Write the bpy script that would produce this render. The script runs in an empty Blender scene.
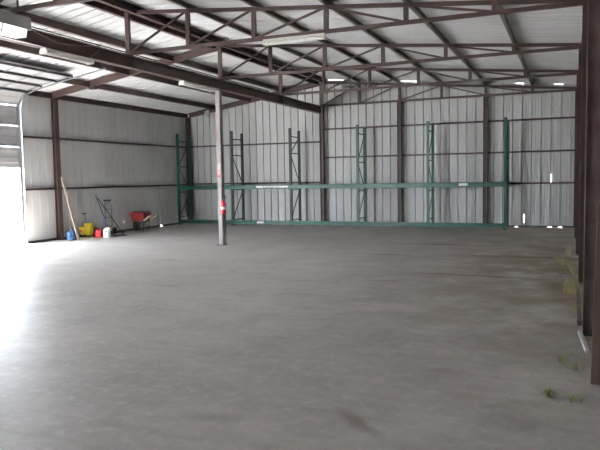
import bpy, bmesh, math, random
from mathutils import Vector, Matrix
random.seed(7)
S = bpy.context.scene
COL = S.collection
PI = math.pi

# ------------------------------------------------------------------ layout (metres, camera stands at x=0 y=0)
D = 20.29            # back wall
SP = 3.432           # bay spacing
XR = 0.10            # inner face of the right-hand posts
XWR = 0.34           # right wall sheet
XD = -7.71           # ridge line
XL = -13.08          # left wall sheet
ZR, ZE, ZB = 4.754, 4.03, 3.985
W = 1.328
OFF = 0.125          # roof sheet above chord centre line
def zt(x):           # centre line of the top chords / rafters
    if x >= XD: return ZR - (ZR - ZE) * (x - XD) / 7.80
    return ZR - 0.008 - 0.156 * (XD - x)
def zs(x): return zt(x) + OFF if x >= XD else ZR + OFF - 0.165 * (XD - x)
TY = {4: 20.13, 3: D - SP, 2: D - 2 * SP, 1: D - 3 * SP, 0: 6.78}
Y0 = -2.0

# ------------------------------------------------------------------ materials
def mat(name, col, rough=0.6, metal=0.0, noise=None, bump=None, emit=None, spec=None, trans=None, alpha=None):
    m = bpy.data.materials.new(name); m.use_nodes = True
    nt = m.node_tree; N = nt.nodes; L = nt.links
    b = N['Principled BSDF']
    b.inputs['Base Color'].default_value = (*col, 1)
    b.inputs['Roughness'].default_value = rough
    b.inputs['Metallic'].default_value = metal
    if spec is not None: b.inputs['Specular IOR Level'].default_value = spec
    if trans: b.inputs['Transmission Weight'].default_value = trans
    if emit:
        b.inputs['Emission Color'].default_value = (*emit[0], 1); b.inputs['Emission Strength'].default_value = emit[1]
    tc = N.new('ShaderNodeTexCoord')
    if noise:   # (scale, other colour, low, high, stretch)
        sc, c2, lo, hi = noise[:4]
        mp = N.new('ShaderNodeMapping'); L.new(tc.outputs['Object'], mp.inputs['Vector'])
        if len(noise) > 4: mp.inputs['Scale'].default_value = noise[4]
        n = N.new('ShaderNodeTexNoise'); n.inputs['Scale'].default_value = sc; n.inputs['Detail'].default_value = 5
        L.new(mp.outputs[0], n.inputs['Vector'])
        r = N.new('ShaderNodeMapRange'); r.inputs['From Min'].default_value = lo; r.inputs['From Max'].default_value = hi
        L.new(n.outputs['Fac'], r.inputs['Value'])
        mx = N.new('ShaderNodeMix'); mx.data_type = 'RGBA'
        mx.inputs['A'].default_value = (*col, 1); mx.inputs['B'].default_value = (*c2, 1)
        L.new(r.outputs[0], mx.inputs['Factor']); L.new(mx.outputs['Result'], b.inputs['Base Color'])
    if bump:
        n2 = N.new('ShaderNodeTexNoise'); n2.inputs['Scale'].default_value = bump[0]; n2.inputs['Detail'].default_value = 4
        L.new(tc.outputs['Object'], n2.inputs['Vector'])
        bp = N.new('ShaderNodeBump'); bp.inputs['Strength'].default_value = bump[1]; bp.inputs['Distance'].default_value = 0.01
        L.new(n2.outputs['Fac'], bp.inputs['Height']); L.new(bp.outputs[0], b.inputs['Normal'])
    return m
M = {}
M['steel'] = mat('red_oxide_steel', (0.070, 0.042, 0.038), 0.5, 0.0, (3, (0.10, 0.064, 0.053), 0.35, 0.75), (30, 0.15))
M['dusty_steel'] = mat('dusty_brown_steel', (0.08, 0.048, 0.042), 0.6, 0, (5, (0.13, 0.10, 0.09), 0.4, 0.8))
M['purlin'] = mat('olive_brown_purlin', (0.15, 0.11, 0.085), 0.5, 0, (3, (0.19, 0.16, 0.12), 0.35, 0.75))
M['column'] = mat('worn_column_paint', (0.33, 0.29, 0.285), 0.45, 0, (4, (0.20, 0.14, 0.125), 0.45, 0.75, (1, 1, 0.4)))
M['sheet'] = mat('galvanised_wall_sheet', (0.61, 0.605, 0.60), 0.55, 0.08, (1.2, (0.54, 0.535, 0.52), 0.35, 0.7, (1, 1, 0.25)))
M['roof'] = mat('roof_sheet', (0.74, 0.74, 0.745), 0.5, 0.05, (0.8, (0.68, 0.675, 0.67), 0.35, 0.7))
M['green'] = mat('rack_green', (0.014, 0.095, 0.066), 0.35, 0, (6, (0.022, 0.125, 0.09), 0.4, 0.8))
M['dull_green'] = mat('rack_dull_green', (0.035, 0.055, 0.05), 0.5, 0, (6, (0.06, 0.08, 0.075), 0.4, 0.8))
M['faded'] = mat('faded_pink_sticker', (0.55, 0.42, 0.40), 0.5)
M['label'] = mat('label_white', (0.85, 0.85, 0.83), 0.5)
M['galv'] = mat('galvanised', (0.38, 0.385, 0.39), 0.45, 0.4)
M['door'] = mat('door_panel_paint', (0.42, 0.41, 0.41), 0.5, 0.0, (2, (0.35, 0.345, 0.345), 0.4, 0.8))
M['door_stile'] = mat('door_stile', (0.30, 0.31, 0.32), 0.4, 0.5)
M['fixture'] = mat('fixture_enamel', (0.78, 0.76, 0.70), 0.4)
M['tube'] = mat('fluorescent_tube', (0.85, 0.84, 0.80), 0.3)
M['box_grey'] = mat('grey_housing', (0.40, 0.395, 0.38), 0.5)
M['lens'] = mat('light_lens', (0.9, 0.9, 0.85), 0.3, emit=((1.0, 0.97, 0.85), 0.12))
M['cable'] = mat('cable', (0.20, 0.16, 0.13), 0.6)
M['red'] = mat('red_paint', (0.38, 0.016, 0.02), 0.4, 0, (7, (0.28, 0.03, 0.03), 0.4, 0.8))
M['red_plastic'] = mat('red_plastic', (0.62, 0.02, 0.03), 0.4)
M['yellow'] = mat('yellow_plastic', (0.62, 0.50, 0.02), 0.4, 0, (9, (0.45, 0.36, 0.03), 0.4, 0.8))
M['blue_water'] = mat('blue_bottle_plastic', (0.10, 0.24, 0.55), 0.15, 0, None, None, None, None, 0.55)
M['blue'] = mat('blue_paint', (0.04, 0.10, 0.28), 0.4)
M['truck_grey'] = mat('dull_truck_paint', (0.13, 0.11, 0.105), 0.6)
M['pale_blue'] = mat('pale_blue_strings', (0.35, 0.50, 0.58), 0.8)
M['white_plastic'] = mat('white_plastic', (0.80, 0.82, 0.80), 0.4)
M['green_label'] = mat('green_label', (0.05, 0.30, 0.12), 0.5)
M['black'] = mat('black_rubber', (0.02, 0.02, 0.022), 0.6)
M['dark_metal'] = mat('dark_metal', (0.05, 0.048, 0.048), 0.5, 0.3)
M['wood'] = mat('pale_wood', (0.55, 0.47, 0.40), 0.65, 0, (12, (0.45, 0.35, 0.28), 0.4, 0.7, (1, 1, 0.08)))
M['old_wood'] = mat('old_brown_wood', (0.11, 0.078, 0.056), 0.75, 0, (14, (0.08, 0.05, 0.035), 0.4, 0.7, (1, 1, 0.08)))
M['grey_wood'] = mat('weathered_board', (0.52, 0.50, 0.47), 0.8, 0, (10, (0.42, 0.40, 0.37), 0.4, 0.7))
M['grass'] = mat('green_weed', (0.26, 0.30, 0.10), 0.8)
M['straw'] = mat('dry_straw', (0.42, 0.36, 0.15), 0.8, 0, (40, (0.28, 0.27, 0.10), 0.4, 0.7))
M['ground'] = mat('pale_gravel', (0.60, 0.59, 0.585), 0.9, 0, (3, (0.52, 0.51, 0.50), 0.4, 0.7))

def concrete():
    m = bpy.data.materials.new('concrete_floor'); m.use_nodes = True
    nt = m.node_tree; N = nt.nodes; L = nt.links; b = N['Principled BSDF']
    geo = N.new('ShaderNodeTexCoord')
    def noise(scale, detail=6, rough=0.6, stretch=(1, 1, 1), rot=0):
        mp = N.new('ShaderNodeMapping'); mp.inputs['Scale'].default_value = stretch; mp.inputs['Rotation'].default_value = (0, 0, rot)
        L.new(geo.outputs['Object'], mp.inputs['Vector'])
        n = N.new('ShaderNodeTexNoise'); n.inputs['Scale'].default_value = scale; n.inputs['Detail'].default_value = detail
        n.inputs['Roughness'].default_value = rough; L.new(mp.outputs[0], n.inputs['Vector']); return n.outputs['Fac']
    def rng(src, a, c, lo=0.0, hi=1.0):
        r = N.new('ShaderNodeMapRange'); r.inputs['From Min'].default_value = a; r.inputs['From Max'].default_value = c
        r.inputs['To Min'].default_value = lo; r.inputs['To Max'].default_value = hi; L.new(src, r.inputs['Value']); return r.outputs[0]
    def mix(f, a, c):
        x = N.new('ShaderNodeMix'); x.data_type = 'RGBA'
        for k, v in (('A', a), ('B', c)):
            if isinstance(v, tuple): x.inputs[k].default_value = (*v, 1)
            else: L.new(v, x.inputs[k])
        L.new(f, x.inputs['Factor']); return x.outputs['Result']
    def mul(a, c):
        x = N.new('ShaderNodeMath'); x.operation = 'MULTIPLY'; L.new(a, x.inputs[0])
        if isinstance(c, (int, float)): x.inputs[1].default_value = c
        else: L.new(c, x.inputs[1])
        return x.outputs[0]
    c = mix(rng(noise(0.35, 7), 0.35, 0.68), (0.42, 0.395, 0.375), (0.56, 0.53, 0.505))
    c = mix(rng(noise(1.6, 8, 0.65), 0.46, 0.66, 0, 0.5), c, (0.33, 0.305, 0.28))
    c = mix(rng(noise(9, 5, 0.7), 0.50, 0.70, 0, 0.5), c, (0.68, 0.655, 0.63))
    # worn brush streaks
    c = mix(rng(noise(2.5, 5, 0.6, (0.25, 2.2, 1), 0.2), 0.52, 0.75, 0, 0.45), c, (0.32, 0.295, 0.27))
    sep = N.new('ShaderNodeSeparateXYZ'); L.new(geo.outputs['Object'], sep.inputs[0])
    # brown dirt carried in along the right wall
    right = rng(sep.outputs['X'], -4.0, 0.0); far = rng(sep.outputs['Y'], 4.0, 11.0, 0.3, 1)
    dm = mul(mul(right, far), rng(noise(1.1, 8, 0.7), 0.34, 0.56, 0.3, 1.0))
    c = mix(dm, c, (0.20, 0.155, 0.10))
    back = mul(rng(sep.outputs['Y'], 11.0, 17.0), rng(sep.outputs['X'], -9.5, -4.0))  # brown dirt at the back, its colour lightened to stand in for floor sheen
    c = mix(mul(back, rng(noise(0.8, 8, 0.7, (0.5, 1.4, 1)), 0.34, 0.62, 0.25, 0.85)), c, (0.47, 0.425, 0.38))
    # an oily streak and a few drips of its own shape
    def blob(x, y, rx, ry, a, s=1.0):
        vm = N.new('ShaderNodeMapping'); vm.vector_type = 'TEXTURE'
        vm.inputs['Location'].default_value = (x, y, 0); vm.inputs['Rotation'].default_value = (0, 0, a)
        vm.inputs['Scale'].default_value = (rx, ry, 1); L.new(geo.outputs['Object'], vm.inputs['Vector'])
        ln = N.new('ShaderNodeVectorMath'); ln.operation = 'LENGTH'; L.new(vm.outputs[0], ln.inputs[0])
        ad = N.new('ShaderNodeMath'); ad.operation = 'ADD'; L.new(ln.outputs['Value'], ad.inputs[0])
        L.new(rng(noise(5), 0, 1, -0.5, 0.5), ad.inputs[1])
        return rng(ad.outputs[0], 1.0, 0.3, 0, s)
    for (x, y, rx, ry, a, s) in ((-1.28, 3.88, 0.34, 0.09, -0.75, 0.6), (-0.75, 12.9, 1.5, 0.30, 0.05, 0.85), (-1.3, 10.3, 1.3, 0.14, -0.05, 0.6), (-0.1, 9.3, 0.35, 1.2, 0, 0.6), (-2.2, 3.6, 0.3, 0.12, 0.3, 0.25), (-3.4, 12.6, 0.55, 0.12, 0.1, 0.6),
                                 (-7.4, 10.6, 0.5, 0.10, 0.0, 0.5), (-2.6, 9.4, 0.4, 0.1, 0.2, 0.4), (-5.6, 8.0, 0.35, 0.09, -0.1, 0.35), (-3.0, 14.8, 1.6, 0.25, 0.0, 0.6)):
        c = mix(blob(x, y, rx, ry, a, s), c, (0.17, 0.135, 0.10))
    L.new(c, b.inputs['Base Color'])
    ra = N.new('ShaderNodeMath'); ra.operation = 'MULTIPLY_ADD'; L.new(dm, ra.inputs[0]); ra.inputs[1].default_value = 0.5
    L.new(rng(noise(1.1), 0.3, 0.7, 0.42, 0.55), ra.inputs[2]); L.new(ra.outputs[0], b.inputs['Roughness'])
    b.inputs['Specular IOR Level'].default_value = 0.28
    bp = N.new('ShaderNodeBump'); bp.inputs['Strength'].default_value = 0.12; bp.inputs['Distance'].default_value = 0.01
    L.new(noise(14, 6, 0.7), bp.inputs['Height']); L.new(bp.outputs[0], b.inputs['Normal'])
    return m
M['concrete'] = concrete()

# ------------------------------------------------------------------ mesh helpers
class MB:
    def __init__(s): s.v = []; s.f = []
    def quad(s, *p):
        n = len(s.v); s.v += [tuple(q) for q in p]; s.f.append(tuple(range(n, n + len(p)))); return s
    def box(s, a, b):
        x0, y0, z0 = a; x1, y1, z1 = b
        n = len(s.v)
        s.v += [(x0, y0, z0), (x1, y0, z0), (x1, y1, z0), (x0, y1, z0), (x0, y0, z1), (x1, y0, z1), (x1, y1, z1), (x0, y1, z1)]
        for f in ((0, 3, 2, 1), (4, 5, 6, 7), (0, 1, 5, 4), (1, 2, 6, 5), (2, 3, 7, 6), (3, 0, 4, 7)): s.f.append(tuple(n + i for i in f))
        return s
    def prism(s, prof, p0, p1, up=(0, 0, 1), closed=True, caps=True):
        """sweep a 2-D profile (side, up) from p0 to p1"""
        p0 = Vector(p0); p1 = Vector(p1); d = (p1 - p0).normalized(); u = Vector(up)
        side = d.cross(u).normalized(); u = side.cross(d).normalized()
        n = len(s.v); k = len(prof)
        for p in (p0, p1):
            for a, b in prof: s.v.append(tuple(p + side * a + u * b))
        for i in range(k if closed else k - 1):
            j = (i + 1) % k; s.f.append((n + i, n + j, n + k + j, n + k + i))
        if closed and caps: s.f.append(tuple(n + i for i in reversed(range(k)))); s.f.append(tuple(n + k + i for i in range(k)))
        return s
    def bar(s, p0, p1, w, h, up=(0, 0, 1)):
        return s.prism([(-w / 2, -h / 2), (w / 2, -h / 2), (w / 2, h / 2), (-w / 2, h / 2)], p0, p1, up)
    def angle(s, p0, p1, w, h, t=0.008, up=(0, 0, 1)):
        return s.prism([(-w / 2, -h / 2), (w / 2, -h / 2), (w / 2, -h / 2 + t), (-w / 2 + t, -h / 2 + t), (-w / 2 + t, h / 2), (-w / 2, h / 2)], p0, p1, up)
    def ibeam(s, p0, p1, w, h, t=0.012, up=(0, 0, 1)):
        a, b, c = w / 2, h / 2, t / 2
        return s.prism([(-a, -b), (a, -b), (a, -b + t), (c, -b + t), (c, b - t), (a, b - t), (a, b), (-a, b), (-a, b - t), (-c, b - t), (-c, -b + t), (-a, -b + t)], p0, p1, up)
    def cee(s, p0, p1, w, h, t=0.006, lip=0.018, up=(0, 0, 1), flip=1):
        a, b = w / 2, h / 2
        pr = [(-a, -b), (a, -b), (a, -b + lip), (a - t, -b + lip), (a - t, -b + t), (-a + t, -b + t), (-a + t, b - t), (a - t, b - t), (a - t, b - lip), (a, b - lip), (a, b), (-a, b)]
        if flip < 0: pr = [(-x, y) for x, y in reversed(pr)]
        return s.prism(pr, p0, p1, up)
    def tube(s, pts, r, n=8, closed=False):
        pts = [Vector(p) for p in pts]
        rs = r if isinstance(r, (list, tuple)) else [r] * len(pts)
        base = len(s.v); prev = None
        for i, p in enumerate(pts):
            a = pts[max(i - 1, 0)]; b = pts[min(i + 1, len(pts) - 1)]; d = (b - a).normalized()
            if prev is None: u = Vector((0, 0, 1)) if abs(d.z) < 0.9 else Vector((1, 0, 0))
            else: u = prev
            side = d.cross(u).normalized(); u = side.cross(d).normalized(); prev = u
            for k in range(n):
                t = 2 * PI * k / n; s.v.append(tuple(p + side * math.cos(t) * rs[i] + u * math.sin(t) * rs[i]))
        for i in range(len(pts) - 1):
            for k in range(n):
                j = (k + 1) % n; s.f.append((base + i * n + k, base + i * n + j, base + (i + 1) * n + j, base + (i + 1) * n + k))
        s.f.append(tuple(base + k for k in reversed(range(n)))); e = base + (len(pts) - 1) * n; s.f.append(tuple(e + k for k in range(n)))
        return s
    def lathe(s, prof, c=(0, 0, 0), n=20, axis='Z', sq=0.0, sx=1, sy=1):
        base = len(s.v); k = len(prof)
        for i in range(n):
            t = 2 * PI * i / n; ct, st = math.cos(t), math.sin(t)
            if sq:
                q = max(abs(ct), abs(st)); ct, st = ct * (1 + sq * (1 / q - 1)), st * (1 + sq * (1 / q - 1))
            for r, z in prof:
                if axis == 'Z': p = (c[0] + r * ct * sx, c[1] + r * st * sy, c[2] + z)
                elif axis == 'X': p = (c[0] + z, c[1] + r * ct, c[2] + r * st)
                else: p = (c[0] + r * ct, c[1] + z, c[2] + r * st)
                s.v.append(p)
        for i in range(n):
            j = (i + 1) % n
            for a in range(k - 1): s.f.append((base + i * k + a, base + j * k + a, base + j * k + a + 1, base + i * k + a + 1))
        if prof[0][0] > 1e-6: s.f.append(tuple(base + i * k for i in reversed(range(n))))
        if prof[-1][0] > 1e-6: s.f.append(tuple(base + i * k + k - 1 for i in range(n)))
        return s
    def xf(s, m): s.v = [tuple(m @ Vector(p)) for p in s.v]; return s
    def build(s, name, m, parent=None, smooth=False, bevel=0):
        me = bpy.data.meshes.new(name); me.from_pydata(s.v, [], s.f)
        bm = bmesh.new(); bm.from_mesh(me)
        bmesh.ops.remove_doubles(bm, verts=bm.verts, dist=1e-5)
        bmesh.ops.recalc_face_normals(bm, faces=bm.faces)
        if smooth:
            for f in bm.faces: f.smooth = True
            for e in bm.edges:
                if len(e.link_faces) == 2 and e.calc_face_angle(0) > 0.7: e.smooth = False
        bm.to_mesh(me); bm.free()
        me.materials.append(m)
        o = bpy.data.objects.new(name, me); COL.objects.link(o)
        if parent:
            o.parent = parent
            o.matrix_parent_inverse = Matrix.Translation(-parent.location) if parent.type == 'EMPTY' and not parent.get('_rot') else Matrix()
        if bevel:
            b = o.modifiers.new('bevel', 'BEVEL'); b.width = bevel; b.segments = 2; b.limit_method = 'ANGLE'
        return o
def tag(o, label, cat, group=None):
    o['label'] = label; o['category'] = cat
    if group: o['group'] = group
    return o
def root(name, loc, label, cat, group=None):
    o = bpy.data.objects.new(name, None); o.location = loc; o.empty_display_size = 0.1; COL.objects.link(o)
    return tag(o, label, cat, group)
def lab(o, t): o['label'] = t; return o
def struct(o): o['kind'] = 'structure'; return o
def local(loc, rz):       # meshes authored in local space, moved to world
    return Matrix.Translation(Vector(loc)) @ Matrix.Rotation(rz, 4, 'Z')

# ------------------------------------------------------------------ setting
PITCH = 0.27
def rib_profile(u0, u1, out, minor=0.005, depth=0.07, hw=0.018):
    """(u, offset) list of an R-panel; ribs stand outwards"""
    pts = [(u0, 0)]
    n = math.ceil(u0 / PITCH)
    while n * PITCH < u1 - 0.05:
        c = n * PITCH
        if c > u0 + 0.05:
            pts += [(c - hw, 0), (c - hw * 0.8, depth), (c + hw * 0.8, depth), (c + hw, 0)]
        for q in (0.36, 0.64):
            d = c + PITCH * q
            if u0 + 0.03 < d < u1 - 0.05: pts += [(d - 0.012, 0), (d, minor), (d + 0.012, 0)]
        n += 1
    pts.append((u1, 0))
    return [(u, o * out) for u, o in sorted(pts)]
def sheet(plane, at, out, u0, u1, z0, ztop, slits=(), name='wall', rib=(0.006, 0.07, 0.018)):
    """wall sheet: plane 'Y' (u = x) or 'X' (u = y); slits are real openings (u0,u1,z0,z1)"""
    prof = rib_profile(u0, u1, out, *rib)
    us = dict(prof)
    for a, b, c, d in slits:
        for u in (a, b):
            if u not in us:
                lo = max(p for p in us if p < u); hi = min(p for p in us if p > u)
                us[u] = us[lo] + (us[hi] - us[lo]) * (u - lo) / (hi - lo)
    pr = sorted(us.items())
    zl = sorted({z for s_ in slits for z in s_[2:4]} | {z0})
    mb = MB()
    def P(u, o, z): return (u, at + o, z) if plane == 'Y' else (at + o, u, z)
    for (ua, oa), (ub, ob) in zip(pr, pr[1:]):
        um = (ua + ub) / 2
        for i, za in enumerate(zl):
            zb = zl[i + 1] if i + 1 < len(zl) else None
            zm = (za + zb) / 2 if zb is not None else za + 0.2
            if any(a < um < b and c < zm < d for a, b, c, d in slits): continue
            if zb is None: mb.quad(P(ua, oa, za), P(ub, ob, za), P(ub, ob, ztop(ub)), P(ua, oa, ztop(ua)))
            else: mb.quad(P(ua, oa, za), P(ub, ob, za), P(ub, ob, zb), P(ua, oa, zb))
    return mb.build(name, M['sheet'])
fl = MB().box((XL - 0.05, Y0 - 0.5, -0.15), (XWR + 0.05, D + 0.02, 0.0)).build('floor', M['concrete']); struct(fl)
gr = MB().quad((-90, -60, -0.14), (60, -60, -0.14), (60, 80, -0.14), (-90, 80, -0.14)).build('floor', M['ground']); struct(gr)
gr['label'] = 'pale bright ground outside the shed'
BS = [(-0.543, -0.535, 1.30, 1.58), (-1.292, -1.282, 0.14, 0.38)]
wb = sheet('Y', D, 1, XL, XWR, 0.006, lambda x: zs(x) - 0.006 if any(a < x < b for a, b in ((-7.6, -7.0), (-5.1, -4.5), (-3.3, -3.0), (-1.6, -1.3), (-0.5, -0.2))) else zs(x) + 0.02, BS, 'wall_back'); struct(wb)
LS = [(16.41, 16.43, 0.285, 0.302), (19.95, 19.956, 0.2, 0.30)]
wl = sheet('X', XL, -1, 12.40, D, 0.03, lambda y: zs(XL) - 0.02, LS, 'wall_left', (0.002, 0.016, 0.018)); struct(wl)
struct(sheet('X', XL, -1, Y0, 8.93, 0.0, lambda y: zs(XL) - 0.02, (), 'wall_left'))
struct(MB().box((XL - 0.01, 8.93, 3.62), (XL + 0.01, 12.40, zs(XL) - 0.02)).build('wall_left', M['sheet']))
struct(sheet('X', XWR, 1, Y0, D, 0.03, lambda y: zs(XWR) - 0.02, (), 'wall_right'))
FO = (-12.4, -9.4, 3.2)
struct(sheet('Y', Y0, -1, XL, FO[0], 0.0, lambda x: zs(x) - 0.02, (), 'wall_front'))
struct(sheet('Y', Y0, -1, FO[1], XWR, 0.0, lambda x: zs(x) - 0.02, (), 'wall_front'))
struct(sheet('Y', Y0, -1, FO[0], FO[1], FO[2], lambda x: zs(x) - 0.02, (), 'wall_front'))
# roof: ribs run down the slope
prof = rib_profile(Y0 - 0.3, D + 0.25, 1, 0.010, 0.045, 0.032)
rf = MB()
for (ya, oa), (yb, ob) in zip(prof, prof[1:]):
    for xa, xb in ((XL - 0.25, XD), (XD, XWR + 0.2)):
        rf.quad((xa, ya, zs(xa) + oa), (xb, ya, zs(xb) + oa), (xb, yb, zs(xb) + ob), (xa, yb, zs(xa) + ob))
struct(rf.build('ceiling', M['roof']))
# base angles, broken where daylight comes in under the sheet
def base_strip(name, segs):
    mb = MB()
    for a, b in segs: mb.box(a, b)
    return struct(mb.build(name, M['dark_metal']))
segs = []
xs = [(-13.0, -10.2), (-9.95, -7.0), (-6.45, -6.30), (-5.75, -5.45), (-4.85, -4.72), (-4.35, -2.5), (-2.44, -1.55), (-1.45, -0.62), (-0.5, -0.33), (-0.22, 0.1)]
for a, b in xs: segs.append(((a, D - 0.035, 0.0), (b, D - 0.005, 0.05)))
base_strip('baseboard_back', segs)
base_strip('baseboard_left', [((XL + 0.005, 12.43, 0.0), (XL + 0.05, 15.9, 0.055)), ((XL + 0.005, 16.0, 0.0), (XL + 0.05, 18.3, 0.055)), ((XL + 0.005, 18.45, 0.0), (XL + 0.05, D - 0.04, 0.055))])
base_strip('baseboard_right', [((XWR - 0.03, Y0, 0.0), (XWR - 0.005, D - 0.04, 0.08))])

# ------------------------------------------------------------------ roof steel
ord_t = {0: 'nearest', 1: 'second nearest', 2: 'third from the camera', 3: 'fourth from the camera', 4: 'farthest'}
tl = {0: 'brown steel roof truss nearest the camera, cut by the top edge of the photo',
      1: 'brown steel roof truss running along the top of the photo with a tube light beneath',
      2: 'brown steel roof truss whose tall end stands over the lone column',
      3: 'thin brown roof truss hanging midway between the column and the back wall',
      4: 'dark brown roof truss set flat against the top of the back wall'}
XN = [XD + i * W for i in range(6)]
for i in range(5):
    y = TY[i]; t = root('roof_truss', (XD, y, ZB), tl[i], 'roof truss', 'steel trusses under the right roof slope')
    c = 0.062
    MB().angle((XD - 0.02, y, zt(XD)), (XR + 0.03, y, zt(XR)), c, c + 0.01, 0.012).bar((XD, y + 0.005, zt(XD)), (XR + 0.05, y + 0.005, zt(XR)), 0.03, 0.05).build('top_chord', M['steel'], t)
    MB().bar((XD - 0.05, y, ZB), (XN[5], y, ZB), 0.055, c).bar((XN[5], y, ZB), (XR + 0.03, y, zt(XR) - 0.05), 0.055, c).build('bottom_chord', M['steel'], t)
    for k, x in enumerate(XN):
        w = 0.09 if k == 0 else 0.075
        MB().bar((x, y, ZB), (x, y, zt(x)), 0.055, w, (1, 0, 0)).build('vertical_strut', M['steel'], t)
    for k in range(5):
        a, b = XN[k], XN[k + 1]
        if k < 3: p, q = (a + 0.05, y - 0.01, ZB + 0.02), (b - 0.04, y - 0.01, zt(b) - 0.02)
        else: p, q = (a + 0.04, y - 0.01, zt(a) - 0.02), (b - 0.05, y - 0.01, ZB + 0.02)
        MB().bar(p, q, 0.03, 0.036).build('diagonal_brace', M['steel'], t)
# right slope purlins
pl = ['first beyond the ridge, meeting the back wall left of its middle', 'second from the ridge', 'middle one of the right slope',
      'meeting the back wall above the rightmost wall column', 'last one before the right wall']
for k, x in enumerate(XN[1:]):
    pz = zt(x) + 0.036 + 0.043
    o = MB().cee((x, Y0, pz), (x, D - 0.04, pz), 0.06, 0.085, 0.006, 0.006).build('roof_purlin', M['purlin'])
    tag(o, ['brown roof purlin on the right slope nearest to the ridge beam', 'brown roof purlin of the right slope, second from the ridge beam',
            'brown roof purlin of the right slope, third from the ridge beam', 'brown roof purlin of the right slope, fourth from the ridge beam',
            'steep looking brown roof purlin nearest the right wall'][k], 'purlin', 'purlins of the right roof slope')
r_ = root('ridge_beam', (XD, 9, ZR + 0.04), 'thick double dark ridge purlin where the two roof slopes meet', 'ridge beam')
for dx in (-0.16, 0.16):
    pz = zs(XD + dx) - 0.085
    MB().cee((XD + dx, Y0, pz), (XD + dx, D - 0.04, pz), 0.085, 0.15, 0.008, 0.02, flip=-1 if dx < 0 else 1).build('purlin', M['steel'], r_)
MB().bar((XD, Y0, ZR + 0.052), (XD, D - 0.04, ZR + 0.052), 0.36, 0.025).build('ridge_plate', M['steel'], r_)
LP = [XD - 1.35, XD - 2.69, XD - 3.98]
for k, x in enumerate(LP):
    pz = zs(x) - 0.088
    o = MB().cee((x, Y0, pz), (x, D - 0.04, pz), 0.09, 0.14, 0.008, 0.02, flip=-1).build('roof_purlin', M['steel'])
    tag(o, ['dark brown purlin of the left slope running just above the main girder', 'dark purlin of the left slope seen just under the main girder',
            'dark purlin of the left slope nearest the left wall'][k], 'purlin', 'purlins of the left roof slope')
xe = XL + 0.09
tag(MB().cee((xe, Y0, zs(xe) - 0.085), (xe, D - 0.06, zs(xe) - 0.085), 0.09, 0.15, 0.008, 0.02).build('eave_beam', M['steel']),
    'dark brown eave beam along the top of the left wall', 'eave beam')
xe = 0.22
tag(MB().cee((xe, Y0, ZE + 0.075), (xe, D - 0.06, ZE + 0.075), 0.14, 0.11, 0.008, 0.02).build('eave_beam', M['steel']),
    'brown eave beam over the posts of the right wall', 'eave beam')
# rafters of the left bay
for i, l in ((2, 'brown sloping rafter from the left wall column up to the lone column'), (4, 'dark rafter against the back wall of the left bay')):
    y = TY[i] if i == 2 else 20.11
    x0 = XL + 0.16; x1 = XD - 0.05
    t = root('roof_rafter', (x0, y, zt(x0)), l, 'rafter', 'rafters of the left bay')
    MB().ibeam((x0, y, zt(x0)), (x1, y, zt(x1)), 0.10, 0.16).build('beam', M['steel'], t)
    if i == 2: MB().box((-11.62, y - 0.06, zt(-11.5) - 0.16), (-11.44, y + 0.06, zt(-11.5) - 0.085)).build('splice_bracket', M['dark_metal'], t)
# girder under the ridge
g = root('main_girder', (XD, 9, 3.72), 'long brown steel girder running below the ridge to the back wall', 'girder')
MB().ibeam((XD, Y0, 3.837), (XD, D - 0.26, 3.837), 0.14, 0.235, 0.014).build('beam', M['steel'], g)
MB().tube([(XD - 0.05, y_, 3.711) for y_ in (2, 7.8)], 0.009, 6).build('conduit', M['fixture'], g)
for y in (TY[0], TY[1], TY[3]): MB().box((XD - 0.062, y - 0.005, 3.735), (XD + 0.062, y + 0.005, 3.94)).build('stiffener_plate', M['steel'], g)

# ------------------------------------------------------------------ columns
CX = XD - 0.07
c = root('steel_column', (CX, TY[2], 0), 'lone pale square steel column standing in the middle of the floor', 'column')
MB().bar((CX, TY[2], 0.015), (CX, TY[2], 3.705), 0.115, 0.115, (1, 0, 0)).build('shaft', M['column'], c, bevel=0.008)
MB().box((CX - 0.1, TY[2] - 0.1, 0), (CX + 0.1, TY[2] + 0.1, 0.015)).build('base_plate', M['dark_metal'], c)
MB().box((CX - 0.09, TY[2] - 0.09, 3.705), (CX + 0.09, TY[2] + 0.09, 3.718)).build('cap_plate', M['steel'], c)
MB().bar((CX + 0.075, TY[2] + 0.02, 0.016), (CX + 0.075, TY[2] + 0.02, 1.22), 0.03, 0.05, (1, 0, 0)).build('guard_angle', M['dark_metal'], c)
s_ = root('warning_sign', (CX, TY[2] - 0.06, 1.6), 'narrow faded red and white sticker on the lone column', 'sign')
MB().box((CX - 0.035, TY[2] - 0.0615, 1.62), (CX + 0.035, TY[2] - 0.0585, 1.97)).build('sign_panel', M['faded'], s_)
sg = MB()
for z0, z1 in ((1.63, 1.70), (1.73, 1.745), (1.77, 1.785), (1.81, 1.825)): sg.box((CX - 0.028, TY[2] - 0.063, z0), (CX + 0.028, TY[2] - 0.0616, z1))
lab(sg.build('red_band', M['red_plastic'], s_), 'faded red bands')
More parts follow.
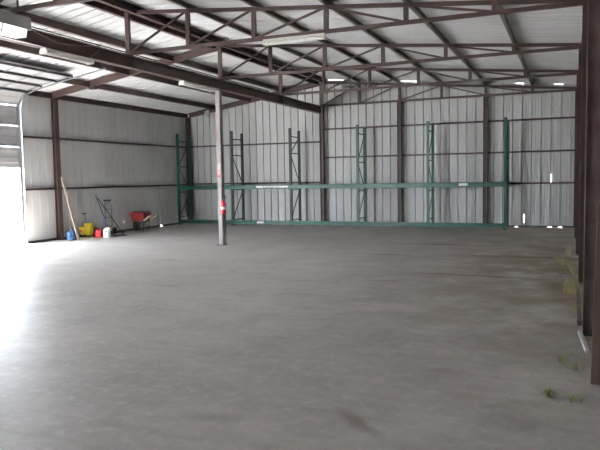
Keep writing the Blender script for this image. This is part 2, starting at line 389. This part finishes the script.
# fire extinguisher
ex, ey = XD + 0.06, TY[2] - 0.12
e = root('fire_extinguisher', (ex, ey, 0.76), 'red fire extinguisher hanging on the lone column', 'fire extinguisher')
MB().lathe([(0.03, 0.0), (0.058, 0.012), (0.062, 0.04), (0.062, 0.27), (0.05, 0.31), (0.025, 0.335)], (ex, ey, 0.755), 20).build('cylinder', M['red_plastic'], e, True)
MB().lathe([(0.0632, 0.12), (0.0636, 0.125), (0.0636, 0.18), (0.0632, 0.185)], (ex, ey, 0.755), 20).build('label_band', M['label'], e, True)
MB().tube([(ex, ey, 1.09), (ex, ey, 1.125)], 0.018, 8).bar((ex - 0.01, ey, 1.13), (ex + 0.09, ey - 0.01, 1.15), 0.02, 0.012).bar((ex - 0.01, ey, 1.14), (ex + 0.08, ey - 0.01, 1.18), 0.02, 0.01).build('valve_handle', M['black'], e)
MB().tube([(ex - 0.01, ey - 0.02, 1.12), (ex + 0.06, ey - 0.05, 1.10), (ex + 0.085, ey - 0.03, 1.0), (ex + 0.08, ey - 0.02, 0.88)], 0.010, 6).build('hose', M['black'], e, True)
MB().box((ex - 0.05, ey + 0.055, 0.9), (ex + 0.0, ey + 0.07, 1.12)).build('wall_bracket', M['dark_metal'], e)
# wall columns
def wall_column(x, y, z1, w, d, label, facing='Y', m='steel'):
    t = root('wall_column', (x, y, 0), label, 'column', 'steel columns of the shed walls')
    MB().ibeam((x, y, 0.012), (x, y, z1), d if facing == 'Y' else w, w if facing == 'Y' else d, 0.01, (1, 0, 0) ).build('shaft', M[m], t)
    MB().box((x - 0.09, y - 0.07, 0), (x + 0.09, y + 0.07, 0.012)).build('base_plate', M['dark_metal'], t)
    return t
CY = 20.12
wall_column(XD, CY, 3.945, 0.13, 0.12, 'brown back wall column under the far end of the main girder')
for x, l in ((XN[2], 'brown back wall column between the two rack frames right of the middle'), (XN[4], 'brown back wall column behind the last rack bay on the right')):
    wall_column(x, CY, ZB - 0.035, 0.13, 0.12, l)
wall_column(XL + 0.10, CY, zt(XL) - 0.07, 0.12, 0.12, 'dark brown corner column where left and back walls meet')
wall_column(XL + 0.10, TY[2] + 0.12, zt(XL) - 0.06, 0.15, 0.12, 'dark brown left wall column with the pale board leaning at its foot', 'X')
RL = {0: 'big brown right wall post nearest the camera reaching past the top edge', 1: 'brown right wall post, second nearest the camera',
      2: 'brown right wall post in line with the lone column', 3: 'brown right wall post, second from the back corner', 4: 'thin looking brown post in the right back corner'}
for i in range(5):
    y = TY[i] if i < 4 else CY
    t = root('wall_post', (0.22, y, 0), RL[i], 'post', 'brown posts of the right wall')
    # channel flange faces the room: grazing light catches its edge
    yc = y + 0.08 if i < 4 else y - 0.01
    px_ = (0.215, 0.205, 0.19, 0.18, 0.17)[i]
    MB().ibeam((px_, yc, 0.012), (px_, yc, ZE + 0.015), 0.10, 0.17, 0.010, (1, 0, 0)).build('shaft', M['dusty_steel' if i == 0 else 'steel'], t)
    MB().box((0.13, yc - 0.09, 0), (0.31, yc + 0.08, 0.012)).build('base_plate', M['dark_metal'], t)

# ------------------------------------------------------------------ girts
def girt(p0, p1, label, up=(0, 0, 1), group=None):
    tag(MB().cee(p0, p1, 0.07, 0.05, 0.006, 0.012, up).build('wall_girt', M['steel']), label, 'girt', group)
GY = D - 0.045
for z, n in ((3.21, 'top'), (2.26, 'middle'), (1.32, 'bottom')):
    girt((XD + 0.04, GY, z), (0.28, GY, z), f'thin brown girt across the right part of the back wall, {n} one of three', group='girts of the right back wall')
for z, n in ((2.80, 'upper'), (1.43, 'lower')):
    girt((XL + 0.12, GY, z), (XD - 0.04, GY, z), f'{n} brown girt across the back wall of the left bay', group='girts of the left back wall')
    girt((XL + 0.040, 12.42, z - 0.02), (XL + 0.040, D - 0.10, z - 0.02), f'{n} brown girt along the left wall', group='girts of the left wall')
for z, n in ((3.21, 'top'), (2.26, 'middle'), (1.32, 'bottom')):
    girt((XWR - 0.04, Y0, z), (XWR - 0.04, D - 0.10, z), f'{n} brown girt behind the right wall posts', group='girts of the right wall')

# ------------------------------------------------------------------ pallet rack
RX = [-12.84, -10.66, -8.48, -6.17, -3.96, -1.73]; FY, BY, RH = 19.20, 19.94, 3.18
rk = root('pallet_rack', (-7.2, 19.5, 0), 'long empty green pallet rack standing along the back wall', 'pallet rack')
for k, x in enumerate(RX):
    mt = M['dull_green'] if k in (1, 2) else M['green']
    fr = bpy.data.objects.new('upright_frame', None); COL.objects.link(fr); fr.parent = rk
    fr.matrix_parent_inverse = Matrix.Translation(-rk.location)
    if k in (1, 2): fr['label'] = 'dull dark grey green upright frame'
    def B(mb, n, m=mt):
        o = mb.build(n, m); o.parent = fr; return o
    for y, h in ((FY, RH + 0.04), (BY, RH)):
        a = MB().cee((x, y, 0.01), (x, y, h), 0.07, 0.075, 0.006, 0.02, (1, 0, 0), 1 if y == FY else -1)
        a.box((x - 0.06, y - 0.055, 0), (x + 0.06, y + 0.055, 0.01)); B(a, 'post')
    zz = [0.28, 1.15, 2.06, 2.95] if k not in (1, 2) else [0.28, 1.35, 2.40, 2.95]
    for z in (zz if k not in (1, 2) else [0.20, 1.22, 2.40, 2.95]):
        B(MB().bar((x, FY + 0.03, z), (x, BY - 0.03, z), 0.025, 0.03), 'cross_bar', M['dull_green'])
    y0, y1 = (FY + 0.03, BY - 0.03)
    seq = [(y0, 0.30, y1, 1.12), (y1, 1.2, y0, 2.03), (y0, 2.08, y1, 2.92)] if k not in (1, 2) else [(y0, 0.28, y1, 1.15), (y1, 1.45, y0, 2.36)] + ([(y0, 2.42, y1, 2.92)] if k == 2 else [])
    for ya, za, yb, zb in seq: B(MB().bar((x, ya, za), (x, yb, zb), 0.02, 0.03), 'diagonal_brace', M['dull_green'])
for lv, (z0, z1) in enumerate(((0.06, 0.185), (1.245, 1.375))):
    for y in (FY - 0.055, BY + 0.055):
        for a, b in zip(RX, RX[1:]):
            f = y < 19.5
            if not f and lv == 0: continue
            zc = (z0 + z1) / 2; h = z1 - z0; dy = 0.022
            mb = MB().prism([(-dy, -h / 2), (dy, -h / 2), (dy, h / 2 - 0.035), (dy - 0.016, h / 2 - 0.03), (dy - 0.016, h / 2), (-dy, h / 2)], (a + 0.036, y, zc), (b - 0.036, y, zc))
            for xx in (a + 0.032, b - 0.032): mb.box((xx - 0.028, y - 0.03, zc - 0.10), (xx + 0.028, y + 0.018 if f else y + 0.02, zc + 0.09))
            o = mb.build('shelf_beam', M['green']); o.parent = rk; o.matrix_parent_inverse = Matrix.Translation(-rk.location)
def sticker(x0, x1, z0, z1, l):
    o = MB().box((x0, FY - 0.0805, z0), (x1, FY - 0.0771, z1)).build('beam_sticker', M['label'], rk); lab(o, l)
sticker(-9.72, -9.46, 1.275, 1.355, 'short white sticker on the upper beam')
sticker(-9.44, -8.50, 1.285, 1.350, 'long white sticker on the upper beam')
sticker(-9.72, -9.46, 0.09, 0.165, 'white sticker on the lower beam')
sticker(-3.04, -2.78, 1.28, 1.36, 'small white sticker near the right end of the upper beam')
lo = MB()
for x0, x1 in ((-9.40, -9.05), (-9.0, -8.93), (-8.88, -8.84)): lo.box((x0, FY - 0.0822, 1.30), (x1, FY - 0.0806, 1.315))
lo.build('printed_line', M['dull_green'], rk)

# ------------------------------------------------------------------ lights
def tube_light(a, b, label, side):
    """strip fixture from a to b with two bare tubes"""
    a = Vector(a); b = Vector(b); d = (b - a).normalized()
    t = root('fluorescent_light', tuple((a + b) / 2), label, 'ceiling light', 'fluorescent strip lights')
    MB().prism([(-0.075, 0.0), (0.075, 0.0), (0.05, 0.05), (-0.05, 0.05)], a, b).build('housing', M['fixture'], t)
    s_ = d.cross(Vector((0, 0, 1)))
    for k in (-0.04, 0.04):
        MB().tube([a + d * 0.03 + s_ * k + Vector((0, 0, -0.022)), b - d * 0.03 + s_ * k + Vector((0, 0, -0.022))], 0.018, 10).build('tube', M['tube'], t, True)
    for p in (a, b - d * 0.03):
        MB().bar(p + Vector((0, 0, -0.02)), p + d * 0.03 + Vector((0, 0, -0.02)), 0.15, 0.045).build('lamp_holder', M['fixture'], t)
    return t
tube_light((XD, 7.85, 3.668), (XD, 8.95, 3.668), 'fluorescent strip light under the girder near the grey light box', 0)
tube_light((XD, 11.75, 3.668), (XD, 13.05, 3.668), 'fluorescent strip light under the girder just left of the lone column', 0)
tube_light((-4.85, 9.97, 3.903), (-3.74, 9.97, 3.903), 'fluorescent strip light under the roof truss at the top middle', 1)
# box light with lens
bx = root('box_light', (-7.2, 6.5, 3.75), 'grey box-shaped ceiling light with glowing lens at the top left corner', 'ceiling light')
LX0, LX1, LY0, LY1 = -7.30, -7.0, 5.75, 6.9
BX_ = -7.2
hb = MB().prism([(-0.14, -0.095), (0.14, -0.095), (0.14, 0.065), (0.10, 0.095), (-0.10, 0.095), (-0.14, 0.065)], (BX_, 5.9, 3.84), (BX_, 7.0, 3.84)).build('housing', M['box_grey'], bx, bevel=0.006)
ln = MB().prism([(-0.13, 0.0), (-0.10, -0.10), (0.10, -0.10), (0.13, 0.0)], (BX_, 5.92, 3.745), (BX_, 6.94, 3.745)).build('lens', M['lens'], bx)
for y in (5.93, 6.5, 6.93): MB().bar((BX_ - 0.12, y, 3.64), (BX_ + 0.12, y, 3.64), 0.012, 0.012).bar((BX_ + 0.105, y, 3.64), (BX_ + 0.138, y, 3.745), 0.012, 0.012).build('lens_frame', M['dark_metal'], bx)
for y in (6.1, 6.9): MB().bar((BX_, y, 3.93), (BX_, y, zs(BX_) - 0.002), 0.02, 0.02, (1, 0, 0)).build('hanger_rod', M['dark_metal'], bx)
cb = MB().tube([(-7.25, 7.01, 3.86), (-7.45, 7.6, 3.83), (-7.62, 8.1, 3.82), (-7.62, 8.6, 3.87), (-7.62, 9.1, 3.96), (-7.62, 9.05, 3.86), (-7.62, 8.85, 3.72)], 0.010, 6).build('power_cable', M['cable'], None, True)
tag(cb, 'thin cable sagging from the grey light box to the girder', 'cable')
tag(MB().tube([(-9.5, 2.0, zs(-9.5) - 0.03), (-9.5, D - 0.5, zs(-9.5) - 0.03)], 0.014, 6).build('roof_conduit', M['dark_metal'], None, True),
    'thin dark conduit under the left roof slope beside the ridge', 'conduit')
rl = root('round_light', (-12.05, 19.98, 3.98), 'small round pale lamp on the dark rafter in the left back corner', 'lamp')
MB().lathe([(0.03, 0.05), (0.10, 0.03), (0.115, 0.0), (0.10, -0.03), (0.0, -0.045)], (-12.05, 19.97, 3.96), 20, 'Y').build('shade', M['galv'], rl, True)
MB().bar((-12.05, 20.0, 3.96), (-12.05, 20.06, 4.02), 0.03, 0.03).build('bracket', M['dark_metal'], rl)

# ------------------------------------------------------------------ overhead door, half open, left wall
dy0, dy1 = 9.1, 12.27
dr = root('door_1', (XL + 0.08, (dy0 + dy1) / 2, 1.97), 'half open white sectional overhead door curving up under the roof', 'door')
del dr['category']; struct(dr)
P = [(-12.98, 1.97), (-12.98, 2.50), (-12.98, 3.03), (-12.96, 3.54), (-12.62, 3.90), (-12.12, 4.01), (-11.63, 4.09), (-11.13, 4.17)]
for k, (p, q) in enumerate(zip(P, P[1:])):
    a = Vector((p[0], 0, p[1])); b = Vector((q[0], 0, q[1])); d = (b - a).normalized()
    n = Vector((d.z, 0, -d.x))          # towards the room / floor
    a = a + d * 0.006; b = b - d * 0.006
    mb = MB()
    # pressed sheet: shallow ribs along the width
    prf = [(0, 0), (0.10, 0), (0.13, 0.012), (0.24, 0.012), (0.27, 0), (0.36, 0), (0.39, 0.012), (0.48, 0.012), (0.50, 0)]
    L_ = (b - a).length
    loop = [a + d * (u * L_ / 0.5) + n * o for u, o in prf] + [b - n * 0.03, a - n * 0.03]
    v0 = [Vector((v.x, dy0, v.z)) for v in loop]; v1 = [Vector((v.x, dy1, v.z)) for v in loop]
    for i in range(len(loop)):
        j = (i + 1) % len(loop); mb.quad(v0[i], v0[j], v1[j], v1[i])
    mb.quad(*v0); mb.quad(*reversed(v1))
    sec = mb.build('door_section', M['door'], dr)
    st = MB()
    for yy in (dy0 + 0.05, dy0 + 0.8, dy0 + 1.58, dy0 + 2.37, dy1 - 0.04):
        c0 = a + n * 0.018; c1 = b + n * 0.018
        st.bar((c0.x, yy, c0.z), (c1.x, yy, c1.z), 0.06, 0.014, tuple(n))
    st.build('stile', M['door_stile'], dr)
    e_ = b + n * 0.03 - d * 0.02
    MB().bar((e_.x, dy0, e_.z), (e_.x, dy1, e_.z), 0.035, 0.05, tuple(n)).build('reinforcing_strut', M['dark_metal' if k > 2 else 'door'], dr)
for yy in (dy0 - 0.06, dy1 + 0.06):
    T_ = [(-12.93, 0.0), (-12.93, 3.50), (-12.86, 3.68), (-12.70, 3.82), (-12.45, 3.90), (-11.63, 4.045), (-10.2, 4.26)]
    mb = MB()
    for p, q in zip(T_, T_[1:]):
        dn = Vector((q[0] - p[0], 0, q[1] - p[1])).normalized()
        mb.bar((p[0], yy, p[1]), (q[0] + dn.x * 0.01, yy, q[1] + dn.z * 0.01), 0.02, 0.035, (1, 0, 0.3))
    mb.build('track', M['door_stile'], dr)
    MB().bar((-10.9, yy, 4.15), (-10.9, yy, zs(-10.9) - 0.15), 0.03, 0.03, (1, 0, 0)).build('track_hanger', M['galv'], dr)
struct(MB().box((XL + 0.0, 12.32, 0), (XL + 0.035, 12.41, 3.62)).build('trim_1', M['galv']))
struct(MB().box((XL + 0.0, dy0 - 0.16, 0), (XL + 0.09, dy0 - 0.08, 3.62)).build('trim_2', M['galv']))
tag(MB().tube([(-12.72, dy0 - 0.02, 4.03), (-12.72, dy1 + 0.1, 4.03)], 0.015, 8).build('spring_shaft', M['dark_metal']), 'steel shaft above the curve of the overhead door', 'shaft')

# ------------------------------------------------------------------ things along the left wall
# water bottle
def T(loc, rz=0): return local(loc, rz)
wj = root('water_bottle', (-12.64, 13.60, 0), 'large blue water cooler bottle beside the foot of the leaning board', 'water bottle')
MB().lathe([(0.0, 0.0), (0.12, 0.0), (0.137, 0.02), (0.137, 0.07), (0.130, 0.08), (0.137, 0.09), (0.137, 0.15), (0.130, 0.16), (0.137, 0.17), (0.137, 0.20), (0.11, 0.24), (0.05, 0.265), (0.028, 0.28), (0.028, 0.31)], (-12.64, 13.60, 0), 24).build('bottle_body', M['blue_water'], wj, True)
MB().lathe([(0.031, 0.295), (0.031, 0.32), (0.0, 0.322)], (-12.64, 13.60, 0), 16).build('cap', M['blue'], wj, True)
MB().tube([(-12.5, 13.48, 0.10), (-12.47, 13.45, 0.12), (-12.47, 13.45, 0.19), (-12.5, 13.48, 0.21)], 0.011, 6).build('handle', M['blue_water'], wj, True)
tag(MB().bar((-12.40, 13.62, 0.012), (-12.90, 13.62, 1.72), 0.02, 0.085, (0, 1, 0)).build('wooden_board', M['wood'], bevel=0.003), 'long pale wooden board leaning on the left wall column', 'board')
# yellow mop bucket
bc = (-12.80, 14.42)
mbk = root('mop_bucket', (bc[0], bc[1], 0), 'yellow mop bucket with wringer by the left wall', 'mop bucket')
R_ = T((bc[0], bc[1], 0), 0.1) @ Matrix.Diagonal((0.92, 0.92, 0.93, 1))
MB().lathe([(0.0, 0.06), (0.17, 0.06), (0.18, 0.08), (0.225, 0.30), (0.235, 0.30), (0.235, 0.315), (0.215, 0.315), (0.17, 0.09), (0.0, 0.09)], (0, 0, 0), 28, 'Z', 0.5, 1.05, 0.78).xf(R_).build('bucket', M['yellow'], mbk, True)
w_ = MB().lathe([(0.08, 0.20), (0.12, 0.24), (0.15, 0.42), (0.155, 0.43), (0.14, 0.43), (0.10, 0.25)], (0.08, 0, 0), 20, 'Z', 0.6, 0.9, 0.95).xf(R_).build('wringer', M['yellow'], mbk, True)
MB().tube([(0.04, -0.1, 0.40), (0.02, -0.1, 0.66), (-0.02, -0.1, 0.72)], 0.009, 6).xf(R_).build('lever', M['dark_metal'], mbk)
MB().bar((-0.09, -0.1, 0.725), (0.06, -0.1, 0.735), 0.035, 0.03).xf(R_).build('lever_grip', M['black'], mbk)
for sx in (-1, 1):
    for sy in (-1, 1):
        MB().lathe([(0.0, -0.012), (0.03, -0.012), (0.03, 0.012), (0.0, 0.012)], (sx * 0.14, sy * 0.1, 0.031), 14, 'Y').xf(R_).build('caster', M['black'], mbk, True)
MB().bar((-0.13, -0.19, 0.20), (-0.06, -0.19, 0.20), 0.006, 0.07).xf(R_).build('warning_label', M['red_plastic'], mbk)
# gas can
gc = (-12.36, 14.38)
g_ = root('gas_can', (gc[0], gc[1], 0), 'red plastic gas can on the floor beside the white jug', 'gas can')
R_ = T((gc[0], gc[1], 0), 0.25)
MB().lathe([(0.0, 0.0), (0.11, 0.0), (0.118, 0.015), (0.118, 0.10), (0.112, 0.11), (0.118, 0.12), (0.118, 0.17), (0.09, 0.21), (0.03, 0.225), (0.0, 0.225)], (0, 0, 0), 28, 'Z', 0.55, 1.0, 0.72).xf(R_).build('can_body', M['red_plastic'], g_, True)
MB().tube([(-0.06, 0, 0.20), (-0.05, 0, 0.255), (0.0, 0, 0.265), (0.05, 0, 0.235)], 0.011, 8).xf(R_).build('handle', M['red_plastic'], g_, True)
MB().tube([(0.06, 0, 0.19), (0.085, 0, 0.235), (0.13, 0, 0.27)], [0.02, 0.018, 0.010], 10).xf(R_).build('spout', M['black'], g_, True)
# white jug
jc = (-12.11, 14.43)
j = root('white_jug', (jc[0], jc[1], 0), 'white plastic jug with green label and red cap right of the gas can', 'jug')
R_ = T((jc[0], jc[1], 0), 0.2)
MB().lathe([(0.0, 0.0), (0.085, 0.0), (0.093, 0.012), (0.093, 0.17), (0.08, 0.22), (0.035, 0.265), (0.022, 0.275), (0.022, 0.29)], (0, 0, 0), 24, 'Z', 0.5, 1.0, 0.8).xf(R_).build('jug_body', M['white_plastic'], j, True)
MB().tube([(0.03, 0, 0.265), (0.075, 0, 0.27), (0.10, 0, 0.23), (0.085, 0, 0.17)], 0.012, 8).xf(R_).build('handle', M['white_plastic'], j, True)
MB().lathe([(0.026, 0.285), (0.026, 0.318), (0.0, 0.32)], (0, 0, 0), 14).xf(R_).build('cap', M['red_plastic'], j, True)
MB().box((-0.03, -0.0835, 0.15), (0.06, -0.079, 0.20)).xf(R_).build('label_panel', M['green_label'], j)
# mops
m1 = root('string_mop', (-12.55, 15.10, 0), 'mop with blue handle leaning against the left wall, pale head up', 'mop')
MB().tube([(-12.38, 14.95, 0.0), (-12.97, 15.05, 1.12)], 0.013, 8).build('handle', M['blue'], m1, True)
MB().lathe([(0.012, -0.03), (0.03, 0.0), (0.035, 0.05), (0.02, 0.07), (0.0, 0.07)], (-12.97, 15.05, 1.13), 12).build('mop_head', M['pale_blue'], m1, True)
m2 = root('broom_pole', (-12.5, 15.6, 0), 'dark pole leaning left against the left wall, foot beside the hand truck', 'pole')
MB().tube([(-12.26, 15.35, 0.0), (-13.0, 15.14, 1.10)], 0.014, 8).build('pole', M['dark_metal'], m2, True)
MB().tube([(-12.26, 15.35, 0.0), (-12.34, 15.33, 0.12)], 0.022, 8).build('pole_tip', M['black'], m2, True)
# hand truck
h = root('hand_truck', (-12.8, 15.85, 0), 'dark hand truck with loop handle standing against the left wall', 'hand truck')
R_ = T((-12.85, 15.42, 0), 0.15)
hx = 0.11
MB().tube([(-hx, 0, 0.02), (-hx, -0.01, 0.75), (-hx * 0.8, -0.03, 0.95), (-0.05, -0.05, 1.02), (0.05, -0.05, 1.02), (hx * 0.8, -0.03, 0.95), (hx, -0.01, 0.75), (hx, 0, 0.02)], 0.011, 8).xf(R_).build('frame', M['truck_grey'], h, True)
for z in (0.25, 0.5, 0.75): MB().bar((-hx, 0, z), (hx, 0, z), 0.010, 0.02).xf(R_).build('cross_bar', M['truck_grey'], h)
MB().box((-0.18, -0.20, 0.004), (0.18, 0.0, 0.014)).xf(R_).build('toe_plate', M['dark_metal'], h)
MB().tube([(-0.12, -0.05, 1.02), (0.12, -0.05, 1.02)], 0.022, 8).xf(R_).build('grip', M['black'], h, True)
for sx in (-1, 1): MB().lathe([(0.0, -0.025), (0.08, -0.025), (0.10, -0.012), (0.10, 0.012), (0.08, 0.025), (0.0, 0.025)], (sx * 0.16, 0.06, 0.101), 18, 'X').xf(R_).build('wheel', M['black'], h, True)
# planks on the floor
tag(MB().bar((-12.94, 14.75, 0.02), (-12.82, 16.1, 0.02), 0.09, 0.035).build('floor_board', M['old_wood']), 'dark board lying on the floor along the left wall', 'board')
tag(MB().bar((-12.2, 14.8, 0.012), (-11.95, 15.1, 0.012), 0.10, 0.02).build('floor_mat', M['black']), 'flat black rubber piece on the floor right of the white jug', 'mat')
# wheelbarrow: wheel towards the wall, handles towards the room
wbx, wby = -12.55, 16.75
w = root('wheelbarrow', (wbx, wby, 0), 'red wheelbarrow with black legs standing by the left wall', 'wheelbarrow')
R_ = T((wbx - 0.06, wby - 0.05, 0), 0.12) @ Matrix.Diagonal((0.66, 0.80, 0.97, 1))
tr = MB()
top = [(-0.44, -0.27, 0.60), (0.33, -0.31, 0.57), (0.33, 0.31, 0.57), (-0.44, 0.27, 0.60)]
bot = [(-0.34, -0.17, 0.30), (0.27, -0.22, 0.33), (0.27, 0.22, 0.33), (-0.34, 0.17, 0.30)]
def loop_off(l, k): return [(x * k, y * k, z) for x, y, z in l]
ti = [(x * 0.955, y * 0.955, z) for x, y, z in top]; bi = [(x * 0.955, y * 0.955, z + 0.012) for x, y, z in bot]
for i in range(4):
    q = (i + 1) % 4
    tr.quad(bot[i], bot[q], top[q], top[i]); tr.quad(bi[q], bi[i], ti[i], ti[q]); tr.quad(top[i], top[q], ti[q], ti[i])
tr.quad(*reversed(bot)); tr.quad(*bi)
tray = tr.xf(R_).build('tray', M['red'], w, bevel=0.006)
MB().tube([R_ @ Vector(p) for p in top + [top[0]]], 0.013, 8).build('tray_rim', M['red'], w, True)
for s in (-1, 1):
    MB().bar(R_ @ Vector((-0.36, s * 0.07, 0.19)), R_ @ Vector((0.30, s * 0.25, 0.325)), 0.035, 0.04).build('frame_rail', M['dark_metal'], w)
    MB().bar(R_ @ Vector((0.28, s * 0.245, 0.33)), R_ @ Vector((0.66, s * 0.29, 0.50)), 0.032, 0.04).build('handle', M['wood'], w)
    MB().tube([R_ @ Vector(p) for p in ((0.05, s * 0.20, 0.30), (0.10, s * 0.21, 0.02), (0.22, s * 0.21, 0.013), (0.25, s * 0.23, 0.32))], 0.014, 8).build('leg', M['dark_metal'], w, True)
MB().lathe([(0.09, -0.03), (0.14, -0.04), (0.17, -0.025), (0.178, 0), (0.17, 0.025), (0.14, 0.04), (0.09, 0.03), (0.09, -0.03)], (-0.30, 0, 0.18), 24, 'Y').xf(R_).build('tyre', M['black'], w, True)
MB().lathe([(0.0, -0.03), (0.095, -0.015), (0.095, 0.015), (0.0, 0.03)], (-0.30, 0, 0.18), 16, 'Y').xf(R_).build('wheel_hub', M['red'], w, True)
MB().box((0.08, -0.22, 0.16), (0.11, 0.22, 0.19)).xf(R_).build('leg_brace', M['dark_metal'], w)
tag(MB().bar((-12.82, 16.56, 0.61), (-12.38, 16.86, 0.60), 0.13, 0.03).build('wood_scrap', M['old_wood']), 'dark wood scrap lying across the red wheelbarrow tray', 'wood scrap')

# ------------------------------------------------------------------ along the right wall
pk = tag(MB().bar((0.235, 5.22, 0.0), (0.262, 5.27, 1.36), 0.045, 0.15, (1, 0, 0)).build('wooden_plank', M['old_wood'], bevel=0.003), 'short brown wooden plank standing against the right wall posts', 'plank')
lb = MB().bar((0.10, 6.80, 0.03), (0.155, 6.10, 0.02), 0.035, 0.04, (0, 0, 1)).build('timber_offcut', M['grey_wood'], bevel=0.004)
tag(lb, 'pale grey timber offcut on the floor at the foot of the nearest right post', 'timber')
tag(MB().bar((0.105, 7.2, 0.025), (0.11, 9.6, 0.025), 0.045, 0.05).build('floor_strip', M['dusty_steel']), 'narrow brown strip lying along the foot of the right wall', 'strip')
def weed(x, y, n, h, spread, m, name, label, cat='weed', lean=0.0, group='weeds and straw along the right wall'):
    rnd = random.Random(int(x * 1000 + y * 77))
    mb = MB()
    for i in range(n):
        a = rnd.uniform(0, 2 * PI); r = rnd.uniform(0, spread * 0.45)
        bx_, by_ = x + r * math.cos(a), y + r * math.sin(a)
        ln = h * rnd.uniform(0.5, 1.0); a2 = rnd.uniform(0, 2 * PI); out = rnd.uniform(0.3, 1.1) * spread
        p = Vector((bx_, by_, 0.002)); pts = []
        for k in range(4):
            t = k / 3
            pts.append(Vector((min(bx_ + math.cos(a2) * out * t * t - lean * t, 0.30), by_ + math.sin(a2) * out * t * t, 0.003 + ln * math.sin(t * 1.9) * 0.9)))
        sd = Vector((-math.sin(a2), math.cos(a2), 0)) * 0.0024
        for k in range(3):
            w0 = 1 - k / 3.2; w1 = 1 - (k + 1) / 3.2
            mb.quad(pts[k] - sd * w0, pts[k] + sd * w0, pts[k + 1] + sd * w1, pts[k + 1] - sd * w1)
    tag(mb.build(name, m), label, cat, group)
weed(-0.53, 15.6, 60, 0.12, 0.30, M['straw'], 'straw_clump', 'yellow straw clump on the floor farthest from the camera', 'straw')
weed(-0.02, 13.4, 26, 0.25, 0.3, M['straw'], 'straw_clump', 'dry stalks beside the third right wall post', 'straw')
weed(-0.10, 12.1, 30, 0.20, 0.35, M['straw'], 'straw_clump', 'loose dry straw leaning out over the brown dirt', 'straw', 0.15)
weed(0.06, 10.9, 26, 0.32, 0.25, M['straw'], 'straw_clump', 'taller straw stalks beside the second right wall post', 'straw', 0.15)
weed(0.04, 9.1, 60, 0.26, 0.26, M['straw'], 'straw_clump', 'thick yellowish weed clump between the two nearest right wall posts', 'weed')
weed(0.06, 7.9, 30, 0.12, 0.2, M['straw'], 'straw_clump', 'sparse dry weed just behind the timber offcut', 'weed')
weed(0.07, 5.55, 24, 0.08, 0.16, M['grass'], 'grass_tuft', 'green weed tuft at the foot of the standing wooden plank', 'weed')
weed(-0.05, 5.75, 22, 0.07, 0.10, M['grass'], 'grass_tuft', 'small green sprout on the concrete left of the standing plank', 'weed')
weed(-0.13, 4.85, 40, 0.06, 0.14, M['grass'], 'grass_tuft', 'low green sprout on the concrete nearest the camera', 'weed')
weed(0.05, 4.75, 26, 0.06, 0.12, M['grass'], 'grass_tuft', 'low green weed at the foot of the right wall nearest the camera', 'weed')
# scattered straw litter: nobody could count it
rnd = random.Random(3); lt = MB()
for i in range(1500):
    y = rnd.uniform(4.2, 18.5); x = 0.10 - abs(rnd.gauss(0, 0.38 + 0.02 * y))
    if rnd.random() < 0.22: x = 0.1 - abs(rnd.gauss(0, 1.6)); y = rnd.gauss(14.8, 0.9)
    if y > 18.9: continue
    a = rnd.uniform(0, PI); l = rnd.uniform(0.02, 0.09); c, s = math.cos(a) * l, math.sin(a) * l; q = 0.0025
    nx, ny = -math.sin(a) * q, math.cos(a) * q
    x = min(x, 0.1)
    lt.quad((x - nx, y - ny, 0.003), (x + c - nx, y + s - ny, 0.004), (x + c + nx, y + s + ny, 0.004), (x + nx, y + ny, 0.003))
o = lt.build('straw_litter', M['straw']); o['kind'] = 'stuff'; tag(o, 'scattered straw and dirt bits on the floor along the right wall', 'straw')
# dirt crumbs at the foot of the back wall, daylight side
# ------------------------------------------------------------------ light
wd = bpy.data.worlds.new('world'); S.world = wd; wd.use_nodes = True
bg = wd.node_tree.nodes['Background']; bg.inputs['Color'].default_value = (0.83, 0.91, 1.0, 1); bg.inputs['Strength'].default_value = 1.9
sl = bpy.data.lights.new('sun', 'SUN'); sl.energy = 5.5; sl.angle = 0.01; sl.color = (1.0, 0.95, 0.89)
so = bpy.data.objects.new('sun', sl); COL.objects.link(so)
sd = Vector((0.36, 0.16, -0.88)).normalized(); so.rotation_euler = sd.to_track_quat('-Z', 'Y').to_euler(); so.location = (-30, -10, 30)

# ------------------------------------------------------------------ camera
f, yaw, pit, rol = 636.5, 0.4025, 0.0742, -0.0169
fw = Vector((-math.sin(yaw) * math.cos(pit), math.cos(yaw) * math.cos(pit), -math.sin(pit)))
rt = Vector((math.cos(yaw), math.sin(yaw), 0)); up = rt.cross(fw)
r2 = rt * math.cos(rol) + up * math.sin(rol); u2 = up * math.cos(rol) - rt * math.sin(rol)
cam = bpy.data.cameras.new('camera'); co = bpy.data.objects.new('camera', cam); COL.objects.link(co)
m3 = Matrix((r2, u2, -fw)).transposed()
co.matrix_world = Matrix.Translation((0, 0, 1.6)) @ m3.to_4x4()
cam.sensor_width = 36; cam.lens = f / 600 * 36; cam.clip_start = 0.02; cam.clip_end = 300
S.camera = co
S.view_settings.view_transform = 'Standard'; S.view_settings.look = 'None'; S.view_settings.gamma = 1
S.view_settings.use_curve_mapping = False; S.view_settings.exposure = 4.3
S.cycles.use_denoising = True
S.cycles.max_bounces = 10; S.cycles.diffuse_bounces = 6; S.cycles.glossy_bounces = 3
S.cycles.sample_clamp_indirect = 6; S.cycles.caustics_reflective = False; S.cycles.caustics_refractive = False
